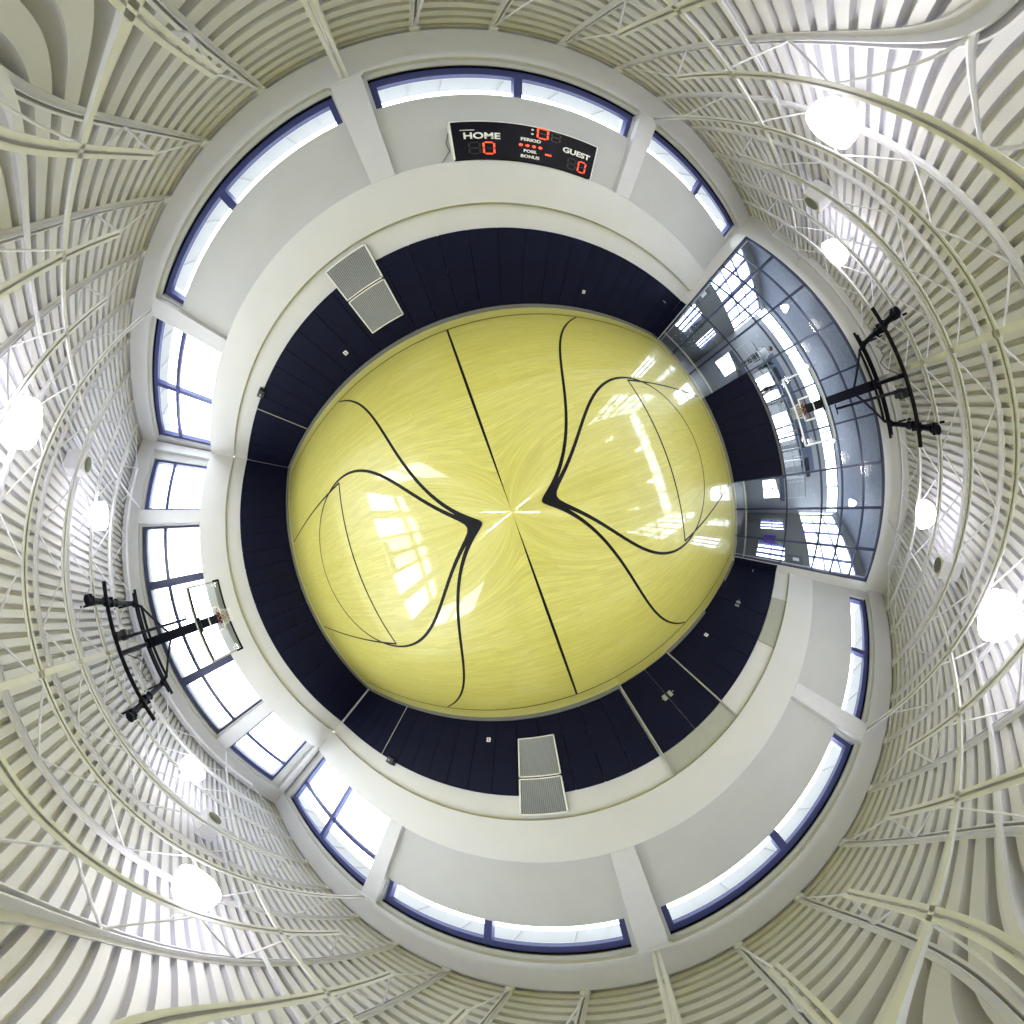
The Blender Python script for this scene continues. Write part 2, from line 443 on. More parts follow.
for k, x in enumerate(JX):
    full = k in (4, 9, 14)
    src = jf if full else jn
    o = src if not used[full] else copy_tree(src)
    used[full] = True
    o.location = (x, 0, 0)
    kind = 'column-line' if full else 'white'
    tag(o, 'white steel roof joist under the deck, %s counted from the window wall' % ordinal(k), 'joist', 'steel roof joists')
nb = 0
for yb_, zs in ((3.45, 'near the scoreboard wall'), (.05, 'over the middle of the court'), (-3.45, 'near the wall with the padded doors')):
    for zz, wd in ((ZB + .02, 'lower'), (ZT - .03, 'upper')):
        if zz > 6.8 and yb_ != .05 or zz < 6.8:
            o = MB().bar((XW + .05, yb_, zz), (XE - .02, yb_, zz), .07 if yb_ == .05 else .04, .04).build('bridging_angle', M_steel)
            tag(o, 'long white %s bridging angle crossing the joists %s' % (wd, zs), 'brace', 'bridging angles of the roof')

# ------------------------------------------------------------------ wall pads
def pad_panel():
    mb = MB(); w_, t, z0, z1 = .60, .055, .10, PAD_TOP
    mb.box(0, w_, 0, t, z0, z1)
    return mb
pad0 = pad_panel().build('wall_pad', M_pad, bevel=.018)
pad_used = False
def place_pads(x, y, rz, n, lab, grp, step=.612, skip=()):
    global pad_used
    c, s = math.cos(rz), math.sin(rz); idx = 0
    for i in range(n):
        if i in skip: continue
        if not pad_used: o = pad0; pad_used = True
        else: o = pad0.copy(); COL.objects.link(o)
        o.location = (x + c * step * i, y + s * step * i, 0); o.rotation_euler = (0, 0, rz)
        o.scale = (step / .604, 1, 1)
        tag(o, 'navy wall pad on the %s, %s %s' % (lab[0], ordinal(idx), lab[1]), 'wall pad', grp); idx += 1
for ya, yb_, lab in ((5.29, YN, 'scoreboard side'), (YS, -5.42, 'padded-door side')):
    tag(MB().box(XE - .05, XE, ya, yb_, .10, PAD_TOP).build('wall_pad', M_pad, bevel=.015), 'narrow navy wall pad on the corner post of the glass wall, %s' % lab, 'wall pad')
# local +y is thickness toward wall; north: panel from y=YN to YN+.055
place_pads(XW + .005, YN + .0, 0, 30, ('wall under the scoreboard', 'from the window end'), 'wall pads under the scoreboard')
place_pads(1.17, YS - .0, PI, 17, ('wall opposite the scoreboard', 'from the doors'), 'wall pads opposite the scoreboard')
place_pads(5.325, YS, PI, 3, ('wall between the double doors', 'from the glass'), 'wall pads between the doors', step=.752)
place_pads(XE - .02, YS, PI, 2, ('wall between glass wall and doors', 'from the glass'), 'wall pads beside the glass wall', step=.8125)
place_pads(XW, YS + .005, PI / 2, 18, ('wall under the big windows', 'from the doors side'), 'wall pads under the big windows', step=.6252)
place_pads(XE, 1.78, -PI / 2, 6, ('glass wall under the far hoop', 'from the scoreboard side'), 'wall pads at the glass wall', step=.615)

# ------------------------------------------------------------------ doors in the south wall
def padded_door(n, x0, x1, handle, framed):
    r = struct(empty('door_%d' % n, ((x0 + x1) / 2, YS, 0)))
    a, b = x0 - r.location.x, x1 - r.location.x
    f = MB(); fw = .035
    f.box(a - fw, a, -.06, .015, 0, SHELF - .01); f.box(b, b + fw, -.06, .015, 0, SHELF - .01)
    if framed: f.build('door_frame', M_greyp, r)
    t = MB().box(a, b, -.06, -.03, PAD_TOP + .01, SHELF)
    t.build('transom_panel', M_greyp, r)
    for s, (u, v) in ((0, (a, (a + b) / 2 - .012)), (1, ((a + b) / 2 + .012, b))):
        l = MB().box(u, v, -.058, .0, .03, PAD_TOP).build('door_leaf', M_pad, r, bevel=.015)
        hx = (a + b) / 2 + (-.09 if s == 0 else .09)
        h = MB().box(hx - .05, hx + .05, -.0, .012, handle - .08, handle + .08)
        h.tube((hx, .012, handle), (hx, .05, handle), .012, 8).bar((hx, .05, handle), (hx + (.1 if s else -.1), .05, handle), .02, .02)
        h.build('door_handle', M_metal, l)
    return r
padded_door(1, 1.25, 3.03, .95, True)
padded_door(2, 5.33, 7.40, .93, False)
# pale joints where the pads open in front of the corner doors
for yf, d, x in ((YN, 1, -6.26), (YS, -1, -6.28)):
    struct(MB().box(x - .015, x + .015, yf - d * .012, yf + d * .02, .02, PAD_TOP).build('trim_%d' % tn, M_greyp)); tn += 1

# outlets
def outlet(x, z, yf, d, s, lab):
    mb = MB().box(-s / 2, s / 2, 0, .014, -s / 2, s / 2)
    r = empty('outlet', (x, yf, z), 0 if d < 0 else PI)
    mb.build('cover_plate', M_white, r, bevel=.003)
    k = MB().box(-.018, .018, .014, .017, .008, .03).box(-.018, .018, .014, .017, -.03, -.008); k.build('socket', M_dark, r)
    tag(r, lab, 'outlet')
outlet(-2.80, .66, YN, 1, .12, 'white outlet plate in the navy pads left of the louvred grille, scoreboard wall')
outlet(4.30, .62, YN, 1, .10, 'small white outlet plate in the navy pads below the scoreboard, near the glass wall')
outlet(-2.70, .62, YS, -1, .12, 'small white outlet plate in the navy pads beside the grille opposite the scoreboard')
outlet(4.45, .55, YS, -1, .12, 'small white outlet plate on the pad between the two padded double doors')
# small pull clips on the pads
for x, z_, yf, d, lab in ((8.10, 1.55, YN, 1, 'thin silver pull bar on the pads at the scoreboard side of the glass wall'), (8.62, 1.05, YS, -1, 'thin silver pull bar on the pads between glass wall and padded doors')):
    mb = MB().bar((x - .09, yf - d * .03, z_), (x + .09, yf - d * .03, z_), .02, .03).box(x - .08, x - .06, yf - d * .03, yf, z_ - .01, z_ + .01).box(x + .06, x + .08, yf - d * .03, yf, z_ - .01, z_ + .01)
    tag(mb.build('pull_bar', M_metal), lab, 'handle')
for x, yf, d, lab in ((-5.55, YN, 1, 'dark winch box above the pads on the scoreboard wall'), (-5.75, YS, -1, 'dark winch box above the pads opposite the scoreboard')):
    r = tag(empty('winch_box', (x, yf, 1.98)), lab, 'box')
    MB().box(-.13, .13, -d * .10, d * .06, 0, .22).build('housing', M_dark, r, bevel=.01)
    MB().tube((0, -d * .10, .11), (0, -d * .14, .11), .035, 14).build('crank_socket', M_metal, r, smooth=True)

# ------------------------------------------------------------------ louvred grilles
def grille(yf, d, lab):
    r = empty('air_grille', (-1.37, yf, .60), PI if d > 0 else 0)      # local +y into room for d<0
    W2, H = .48, 1.95
    for z0, z1 in ((0, 1.0), (1.03, H)):
        f = MB(); f.box(-W2, -W2 + .03, 0, .035, z0, z1); f.box(W2 - .03, W2, 0, .035, z0, z1); f.box(-W2, W2, 0, .035, z0, z0 + .03); f.box(-W2, W2, 0, .035, z1 - .03, z1)
        fo = f.build('grille_frame', M_white, r)
        s = MB(); s.box(-W2 + .03, W2 - .03, .001, .004, z0 + .03, z1 - .03, 1)
        z_ = z0 + .045
        while z_ < z1 - .04:
            s.add([(-W2 + .03, .006, z_ + .016), (W2 - .03, .006, z_ + .016), (W2 - .03, .026, z_), (-W2 + .03, .026, z_)], [(0, 1, 2, 3)])
            z_ += .026
        for k in range(1, 22):
            xx = -W2 + .03 + k * (2 * W2 - .06) / 22; s.box(xx - .003, xx + .003, .006, .028, z0 + .03, z1 - .03)
        s.build('louvre_panel', [M_grille, M_slot], fo)
    tag(r, lab, 'vent', 'louvred wall grilles')
grille(YN, 1, 'tall white louvred air grille of two panels on the scoreboard wall')
grille(YS, -1, 'tall white louvred air grille of two panels on the wall opposite the scoreboard')

# ------------------------------------------------------------------ scoreboard
def text_mesh(name, s, size, loc, parent, m, bold=.028):
    c = bpy.data.curves.new(name, 'FONT'); c.body = s; c.size = size; c.align_x = 'CENTER'; c.align_y = 'CENTER'; c.extrude = .003; c.offset = bold * size
    t = bpy.data.objects.new(name, c); COL.objects.link(t)
    bpy.context.view_layer.update()
    me = bpy.data.meshes.new_from_object(t.evaluated_get(bpy.context.evaluated_depsgraph_get()))
    bpy.data.objects.remove(t)
    me.materials.clear(); me.materials.append(m)
    o = bpy.data.objects.new(name, me); COL.objects.link(o); o.parent = parent
    o.location = loc; o.rotation_euler = (PI / 2, 0, 0); o.scale = (.98, 1, 1)
    return o
sb = tag(empty('scoreboard', (2.27, YN + .05, BAND_TOP)), 'black electronic scoreboard with HOME and GUEST in white and red digits on the upper wall', 'scoreboard')
SW_, SH = 1.255, .91
MB().box(-SW_, SW_, -.15, .01, .01, .01 + SH).build('scoreboard_case', M_black, sb, bevel=.006)
b = MB(); t = .018
b.box(-SW_ - t, -SW_, -.155, .01, .01, .01 + SH); b.box(SW_, SW_ + t, -.155, .01, .01, .01 + SH); b.box(-SW_ - t, SW_ + t, -.155, .01, SH + .01, SH + .01 + t)
b.build('case_trim', M_white, sb)
FY = -.153
text_mesh('home_lettering', 'HOME', .21, (-.80, FY, .56), sb, M_white)
text_mesh('guest_lettering', 'GUEST', .19, (.87, FY, .53), sb, M_white)
text_mesh('period_lettering', 'PERIOD', .105, (.0, FY, .56), sb, M_white)
text_mesh('possession_lettering', 'POSS.', .10, (-.0, FY, .27), sb, M_white)
text_mesh('bonus_lettering', 'BONUS', .105, (-.0, FY, .13), sb, M_white)
MB().box(-1.13, -.91, FY - .003, FY + .003, .70, .715).build('white_stripe', M_white, sb)
def digit(x, z, w_, h_, on, name):
    mb = MB(); mo = MB(); th = w_ * .16
    segs = dict(a=(0, h_, 'h'), g=(0, h_ / 2, 'h'), d=(0, 0, 'h'), f=(0, h_ * .75, 'l'), e=(0, h_ * .25, 'l'), b=(0, h_ * .75, 'r'), c=(0, h_ * .25, 'r'))
    for k_, (dx, dz, kind) in segs.items():
        tgt = mb if k_ in on else mo
        if kind == 'h': tgt.box(x - w_ / 2 + th * .9, x + w_ / 2 - th * .9, FY - .006, FY + .002, z + dz - th / 2, z + dz + th / 2)
        else:
            xx = x - w_ / 2 if kind == 'l' else x + w_ / 2
            tgt.box(xx - th / 2, xx + th / 2, FY - .006, FY + .002, z + dz - h_ * .19, z + dz + h_ * .19)
    if mb.v: mb.build(name, M_led, sb)
    if mo.v: mo.build('unlit_digit_segments', M_ledoff, sb)
digit(-.70, .12, .17, .28, 'abcdef', 'home_digit')
digit(-.93, .12, .17, .28, '', 'home_digit')
digit(1.02, .08, .15, .28, 'abcdef', 'guest_digit')
digit(.80, .08, .15, .28, '', 'guest_digit')
digit(.20, .66, .18, .25, 'abcdef', 'clock_digit')
digit(.44, .66, .15, .22, '', 'clock_digit')
def dots(pts, r, m, name):
    mb = MB()
    for (x, z_) in pts:
        n = 14; mb.add([(x + r * math.cos(2 * PI * k / n), FY - .004, z_ + r * math.sin(2 * PI * k / n)) for k in range(n)] + [(x + r * math.cos(2 * PI * k / n), FY + .002, z_ + r * math.sin(2 * PI * k / n)) for k in range(n)],
               [tuple(range(n))] + [(k, n + k, n + (k + 1) % n, (k + 1) % n) for k in range(n)])
    mb.build(name, m, sb)
for z_ in (.73, .84): dots([(.02, z_)], .022, M_white, 'colon_dot')
for i in range(4): dots([(-.17 + i * .115, .41)], .034, M_led, 'period_lamp')
MB().box(.27, .39, FY - .006, FY, .25, .29).build('bonus_lamp', M_led, sb)
cord = MB().path([(-SW_ - .02, YN * 0 - .0, .75), (-SW_ - .08, 0, .5), (-SW_ - .04, 0, .3), (-SW_ - .16, 0, .1), (-SW_ - .2, -.02, .02)], .008, 6)
cord.build('power_cord', M_base, sb)

# ------------------------------------------------------------------ basketball hoops hanging from the joists
def hoop(xb, xf, xr, sgn, label, dark_edge):
    """modelled for the west hoop (board faces +x); sgn mirrors x for the east one"""
    r = empty('basketball_hoop', (sgn * -xb, -.04, 2.87), 0 if sgn > 0 else PI)
    X = lambda x: -(x - xb)      # positive distance x from the court centre -> local x (local +x points at centre)
    Z = lambda z: z - 2.87
    W2, H = .914, 1.067
    g = MB().box(-.006, .006, -W2 + .03, W2 - .03, .03, H - .03).build('backboard', M_board, r)
    f = MB(); t = .045
    f.box(-.02, .02, -W2, W2, H - t, H)
    for s in (-1, 1): f.box(-.02, .02, s * W2, s * (W2 - t), .18, H)
    f.box(-.02, .02, -W2, W2, 0, .03)
    f.build('board_frame', M_greyp if dark_edge else M_metal, r)
    p = MB(); p.box(-.03, .03, -W2 - .02, W2 + .02, -.035, .02)
    for s in (-1, 1): p.box(-.03, .03, s * (W2 + .02), s * (W2 - .03), -.035, .18)
    p.build('edge_padding', M_black if dark_edge else M_metal, r, bevel=.008)
    if dark_edge:
        MB().box(-.035, -.012, -W2 + .05, W2 - .05, .035, .17).build('lower_rail', M_greyp, r)
    MB().box(-.06, -.012, -W2 + .04, W2 - .04, H - .09, H - .04).build('upper_rail', M_black if dark_edge else M_metal, r)
    q = MB()
    q.box(.007, .010, -.305, .305, .18, .225); q.box(.007, .010, -.305, .305, .60, .64)
    for s in (-1, 1): q.box(.007, .010, s * .305, s * .262, .18, .64)
    q.build('target_square', M_white, r)
    rim = MB().torus((.38, 0, .18), .229, .010, 32, 8)
    rim.box(.006, .16, -.07, .07, .165, .18); rim.bar((.01, 0, .06), (.15, 0, .165), .1, .012)
    rim = rim.build('rim', M_orange, r, smooth=True)
    n = MB(); rows = 6; m = 12
    rad = [.225, .20, .18, .16, .145, .15]; zz = [.175, .10, .02, -.06, -.14, -.22]
    P_ = [[(.38 + rad[i] * math.cos(2 * PI * (k + .5 * (i % 2)) / m), rad[i] * math.sin(2 * PI * (k + .5 * (i % 2)) / m), zz[i]) for k in range(m)] for i in range(rows)]
    for i in range(rows - 1):
        for k in range(m):
            k2 = (k + 1) % m if i % 2 else (k - 1) % m
            n.tube(P_[i][k], P_[i + 1][k], .0035, 4); n.tube(P_[i][k], P_[i + 1][k2], .0035, 4)
    n.build('net', M_net, rim)
    # mast and frame
    top = (X(xr - .13), 0, Z(6.10)); bot = (-.12, 0, .12)
    mm = MB().bar(bot, top, .22, .13)
    mm.bar((-.04, 0, .2), (-.12, 0, .2), .3, .25).bar((-.03, 0, H - .1), (-.16, 0, H - .1), .35, .06)
    mast = mm.build('mast', M_black, r)
    P0 = lambda t: tuple(bot[i] + (top[i] - bot[i]) * t for i in range(3))
    zb = 6.22
    def bars(pairs, rad_, name, m=M_black):
        q = MB()
        for a_, b_ in pairs: q.tube(a_, b_, rad_, 10)
        return q.build(name, m, r, smooth=True)
    bars([((X(xf), -1.27, Z(zb)), (X(xf), 1.27, Z(zb)))], .055, 'front_crossbar')
    bars([((X(xr), -1.25, Z(zb)), (X(xr), 1.25, Z(zb)))], .05, 'rear_crossbar')
    bars([((X(xr - .22), -1.15, Z(zb - .06)), (X(xr - .22), 1.15, Z(zb - .06)))], .045, 'rear_crossbar')
    bars([((X(xr - .32), -.82, Z(5.90)), (X(xr - .32), .82, Z(5.90)))], .045, 'hinge_pipe')
    for s in (-1, 1):
        q = MB().tube((X(xf - .72), s * .92, Z(zb + .05)), (X(xr + .05), s * .92, Z(zb + .02)), .055, 10)
        for xx in (xf - .68, xf - .5, xf, xf + .5, xr - .1): q.tube((X(xx - .03), s * .92, Z(zb + .05)), (X(xx + .03), s * .92, Z(zb + .05)), .085, 10)
        for xx in (xf - .6, xf + .25): q.box(X(xx) - .02, X(xx) + .02, s * .92 - .09, s * .92 + .09, Z(zb - .03), Z(zb + .13))
        q.build('side_arm', M_black, r, smooth=True)
        bars([((X(xr - .32), s * .80, Z(5.90)), P0(.68))], .035, 'diagonal_brace')
        bars([((X(xr - .32), s * .80, Z(5.90)), (X(xr - .1), s * .90, Z(zb)))], .04, 'hanger')
    bars([(top, (X(xf + .02), 0, Z(zb)))], .045, 'fold_strut')
    q = MB().tube((X(xf + .12), .25, Z(zb - .05)), (X(xb + .10), .23, Z(4.22)), .03, 8)
    q.tube((X(xb + .10), .12, Z(4.22)), (X(xb + .10), .36, Z(4.22)), .022, 8)
    q.build('lock_pipe', M_black, r, smooth=True)
    q = MB().bar((X(xf + .02), .30, Z(zb - .02)), (X(xf + .55), .30, Z(zb - .1)), .16, .14).tube((X(xf + .3), .2, Z(zb - .1)), (X(xf + .3), .40, Z(zb - .1)), .09, 14)
    q.build('winch_motor', M_dark, r)
    pts = [(X(xf + .1), -.05, Z(6.1)), (X(xf + .25), -.2, Z(5.9)), (X(xf + .35), -.35, Z(5.85)), (X(xf + .2), -.45, Z(5.95)), (X(xf + .3), -.62, Z(6.0)), (X(xf + .6), -.7, Z(6.1))]
    MB().path(pts, .009, 6).build('cable', M_black, r)
    # drop rods up to the joist chords
    for s in (-1, 1):
        for xx in (xf, xr - .08):
            bars([((X(xx), s * .92, Z(zb)), (X(xx), s * .92, Z(DECK - .05)))], .02, 'drop_rod')
    tag(r, label, 'basketball hoop')
    return r
hoop(7.58, 7.02, 8.62, 1, 'ceiling-hung glass backboard with dark-edged frame in front of the big windows', True)
hoop(7.80, 7.02, 8.58, -1, 'ceiling-hung glass backboard on black frame in front of the glass lobby wall', False)

# ------------------------------------------------------------------ lamps and ceiling speakers
def make_lamp():
    r = empty('high_bay_lamp')
    MB().lathe([(.05, .42), (.12, .40), (.20, .33), (.25, .20), (.268, .02), (.27, .0), (.258, .0), (.24, .19), (.19, .32), (.09, .385)], n=36).build('reflector', M_shade, r, smooth=True)
    MB().lathe([(.0001, -.012), (.12, -.010), (.22, -.002), (.254, .006), (.254, .014), (.0001, .014)], n=36).build('lens', M_lens, r, smooth=True)
    b = MB().tube((0, 0, .40), (0, 0, .62), .075, 16).tube((0, 0, .62), (0, 0, .84), .012, 8)
    b.build('ballast_housing', M_white, r, smooth=True)
    MB().torus((0, 0, .002), .267, .008, 36, 6).build('lens_ring', M_metal, r, smooth=True)
    return r
lamp = make_lamp()
ends = {(-1, 1): 'window end, scoreboard side', (1, 1): 'glass wall end, scoreboard side', (-1, -1): 'window end, opposite the scoreboard', (1, -1): 'glass wall end, opposite the scoreboard'}
first = True
for (x, y) in ((-4.2, 2.42), (-7.0, 2.42), (-7.08, -2.47), (-4.27, -2.5), (4.05, 2.42), (6.9, 2.40), (6.95, -2.52), (4.13, -2.55)):
    o = lamp if first else copy_tree(lamp); first = False
    o.location = (x, y, 6.24)
    sx, sy = (1 if x > 0 else -1), (1 if y > 0 else -1)
    tag(o, 'glowing round high-bay lamp %s court centre, %s' % ('nearer the' if abs(x) < 5 else 'farther from the', ends[(sx, sy)]), 'lamp', 'high-bay lamps')
first = True
sp = empty('ceiling_speaker')
MB().box(-.16, .16, -.16, .16, .03, .62).build('speaker_box', M_steel, sp, bevel=.01)
MB().lathe([(.0001, .0), (.10, .0), (.125, .012), (.13, .035)], n=28).build('speaker_grille', M_base, sp, smooth=True)
for (x, y) in ((-6.2, 3.02), (6.08, 3.0), (6.08, -3.06), (-6.2, -3.06)):
    o = sp if first else copy_tree(sp); first = False
    o.location = (x, y, 6.42)
    tag(o, 'round grey ceiling speaker in white box at the %s' % ends[((1 if x > 0 else -1), (1 if y > 0 else -1))], 'speaker', 'ceiling speakers')

# ------------------------------------------------------------------ glass wall toward the lobby
GX0, GX1 = XE + .02, XE + .12
VY = [5.24, 4.22, 3.00, 1.77, .55, -.70, -1.92, -3.12, -4.36, -5.38]
HZ = [6.11, 5.30, 4.43, 3.59, 2.17]
cw = struct(empty('window_12', (XE + .07, -.05, 0)))
ox, oy = cw.location.x, cw.location.y
f = MB()
for y in VY:
    wd = .05 if y not in (5.24, -5.38) else .07
    zlo = 0 if (y > 1.5 or y < -1.7) else 2.14
    f.box(GX0 - ox, GX1 - ox, y - oy - wd / 2, y - oy + wd / 2, zlo, 6.14)
for z_ in HZ: f.box(GX0 - ox, GX1 - ox, -5.38 - oy, 5.24 - oy, z_ - .03, z_ + .03)
f.box(GX0 - ox - .02, GX1 - ox, -5.38 - oy, 5.24 - oy, 6.06, 6.14)
f.build('mullion_frame', M_cwall, cw)
lr = MB()
for (a, b) in ((-5.38, -1.92), (1.77, 5.24)):
    lr.box(GX0 - ox, GX1 - ox, a - oy, b - oy, .45, .51); lr.box(GX0 - ox, GX1 - ox, a - oy, b - oy, 0, .09)
lr.build('lower_rail', M_metal, cw)
MB().box(.0, .012, -5.36 - oy, 5.22 - oy, 2.17, 6.1).build('window_pane', M_cglass, cw)
for (a, b) in ((-5.36, -1.94), (1.79, 5.22)):
    MB().box(.0, .012, a - oy, b - oy, .02, 2.15).build('window_pane', M_cglass, cw)
struct(MB().box(XE + .03, XE + .14, -1.94, 1.79, 0, 2.15).build('wall_kickplate', M_lobby))

# ------------------------------------------------------------------ lobby and fitness floor behind the glass
LX = 15.4; LN, LS = 5.45, -5.55
struct(MB().box(XE + .05, LX + .2, LS - .2, LN + .2, -.12, 0).build('floor_lobby', M_carpet))
mb = MB()                                                             # north lobby wall: sill 3.65, windows above
def sidewall(mb, yf, d):
    mb.box(XE + .3, LX, yf, yf + d * .2, 0, 1.0); mb.box(XE + .3, LX, yf, yf + d * .2, 2.45, 3.65)
    segs = [XE + .3, 9.75, 11.25, 12.9, 14.3, LX]
    for a, b in ((segs[0], segs[1]), (segs[2], segs[3]), (segs[4], segs[5])): mb.box(a, b, yf, yf + d * .2, 1.0, 2.45)
    mb.box(XE + .3, LX, yf, yf + d * .2, 5.95, 6.5)
sidewall(mb, LN, 1); struct(mb.build('wall_lobby_north', M_lobby))
mb = MB(); sidewall(mb, LS, -1); struct(mb.build('wall_lobby_south', M_lobby))
mb = MB()
mb.box(LX, LX + .2, LS, LN, 0, 1.2); mb.box(LX, LX + .2, LS, LN, 3.9, 5.55)
FARW = [(3.5, 4.7, 1.2, 2.5), (.9, 2.5, 2.5, 3.9), (-1.4, .2, 2.5, 3.9), (-4.6, -3.4, 1.2, 2.5)]
edge = LN
for (a, b, z0, z1) in FARW:
    mb.box(LX, LX + .2, b, edge, 1.2, 3.9); edge = a
    mb.box(LX, LX + .2, a, b, 1.2, z0) if z0 > 1.2 else mb.box(LX, LX + .2, a, b, z1, 3.9)
mb.box(LX, LX + .2, LS, edge, 1.2, 3.9)
struct(mb.build('wall_lobby_east', M_lobby_l))
struct(MB().box(XE + .3, LX + .2, LS - .2, LN + .2, 6.32, 6.5).build('ceiling_lobby', M_lceil))
wn = 13
def far_window(wn, x0, x1, y0, y1, z0, z1, nv, nh, bl):
    r = struct(empty('window_%d' % wn, ((x0 + x1) / 2, (y0 + y1) / 2, z0)))
    cx, cy = r.location.x, r.location.y; f = MB(); g = MB(); t = .05; h = z1 - z0
    if abs(x1 - x0) > abs(y1 - y0):
        L_ = x1 - x0
        for i in range(nv + 1): xx = x0 - cx + L_ * i / nv; f.box(xx - t / 2, xx + t / 2, -.05, .05, 0, h)
        for i in range(nh + 1): f.box(x0 - cx, x1 - cx, -.05, .05, h * i / nh - t / 2, h * i / nh + t / 2)
        g.box(x0 - cx, x1 - cx, -.004, .004, 0, h)
    else:
        L_ = y1 - y0
        for i in range(nv + 1): v = y0 - cy + L_ * i / nv; f.box(-.05, .05, v - t / 2, v + t / 2, 0, h)
        for i in range(nh + 1): f.box(-.05, .05, y0 - cy, y1 - cy, h * i / nh - t / 2, h * i / nh + t / 2)
        g.box(-.004, .004, y0 - cy, y1 - cy, 0, h)
    f.build('window_frame', bl, r); g.build('window_pane', M_glass, r)
for yf, d in ((LN, 1), (LS, -1)):
    far_window(wn, XE + .35, LX - .05, yf + d * .1, yf + d * .1, 3.65, 5.95, 5, 3, M_frame); wn += 1
    far_window(wn, 9.75, 11.25, yf + d * .1, yf + d * .1, 1.0, 2.45, 3, 2, M_frame); wn += 1
    far_window(wn, 12.9, 14.3, yf + d * .1, yf + d * .1, 1.0, 2.45, 3, 2, M_frame); wn += 1
far_window(wn, LX + .1, LX + .1, LS, LN, 5.55, 6.3, 8, 1, M_cwall); wn += 1
for a, b, z0, z1 in FARW:
    far_window(wn, LX + .1, LX + .1, a, b, z0, z1, 2, 2, M_cwall); wn += 1
# gallery for the fitness machines
struct(MB().box(10.6, LX, -3.3, 3.2, 2.02, 2.22).build('floor_gallery', M_slate))
struct(MB().box(LX - .12, LX - .02, -3.3, 3.2, 3.95, 4.75).build('trim_40', M_slate))
def rail():
    r = empty('gallery_railing', (10.66, 0, 2.22))
    for i in range(9):
        y = -3.2 + i * 6.3 / 8; MB().tube((0, y, 0), (0, y, 1.0), .02, 8).build('baluster', M_metal, r, smooth=True)
    MB().tube((0, -3.2, 1.0), (0, 3.1, 1.0), .028, 10).build('handrail', M_metal, r, smooth=True)
    q = MB()
    for z_ in (.25, .5, .75): q.tube((0, -3.2, z_), (0, 3.1, z_), .008, 6)
    q.build('cable', M_metal, r)
    tag(r, 'metal railing with round handrail along the edge of the fitness gallery', 'railing')
rail()
# fitness machines on the gallery
def treadmill():
    r = empty('treadmill')
    MB().box(-.85, .85, -.38, .38, .05, .18).build('deck', M_dark, r, bevel=.02)
    MB().box(-.70, .80, -.24, .24, .18, .195).build('belt', M_base, r)
    for s in (-1, 1):
        MB().bar((-.62, s * .36, .12), (-.78, s * .36, 1.25), .06, .09).build('upright', M_metal, r)
        MB().tube((-.75, s * .36, 1.05), (-.15, s * .36, .98), .025, 8).build('handrail', M_dark, r, smooth=True)
    MB().bar((-.80, 0, 1.32), (-.70, 0, 1.50), .80, .10).build('console', M_dark, r, bevel=.02)
    return r
tm = treadmill(); first = True
for y, lab in ((1.55, 'near the scoreboard side'), (-1.1, 'right of the basketball net'), (-2.3, 'at the end away from the scoreboard')):
    o = tm if first else copy_tree(tm); first = False
    o.location = (12.6, y, 2.22)
    tag(o, 'dark treadmill on the gallery behind the glass wall, %s' % lab, 'treadmill', 'treadmills on the gallery')
def bike():
    r = empty('exercise_bike')
    MB().tube((.0, -.04, .32), (.0, .04, .32), .27, 24).build('flywheel', M_dark, r, smooth=True)
    f = MB().tube((-.55, 0, .06), (.55, 0, .06), .035, 8).tube((-.2, 0, .1), (.25, 0, .95), .035, 8).tube((.2, 0, .1), (-.35, 0, 1.1), .035, 8)
    f.tube((-.55, -.25, .04), (-.55, .25, .04), .035, 8).tube((.55, -.25, .04), (.55, .25, .04), .035, 8)
    f.build('frame', M_metal, r, smooth=True)
    MB().sphere((.27, 0, .99), .12, 8, .4).build('saddle', M_dark, r, smooth=True)
    MB().path([(-.55, -.2, 1.2), (-.38, -.2, 1.12), (-.35, 0, 1.1), (-.38, .2, 1.12), (-.55, .2, 1.2)], .02, 8).build('handlebar', M_dark, r)
    return r
bk = bike(); bk.location = (11.7, .6, 2.22)
tag(bk, 'dark exercise bike on the gallery just above the navy pads under the net', 'exercise bike', 'exercise bikes')
b2 = copy_tree(bk); b2.location = (11.7, -.45, 2.22)
tag(b2, 'dark exercise bike beside the one under the net, toward the treadmills', 'exercise bike', 'exercise bikes')

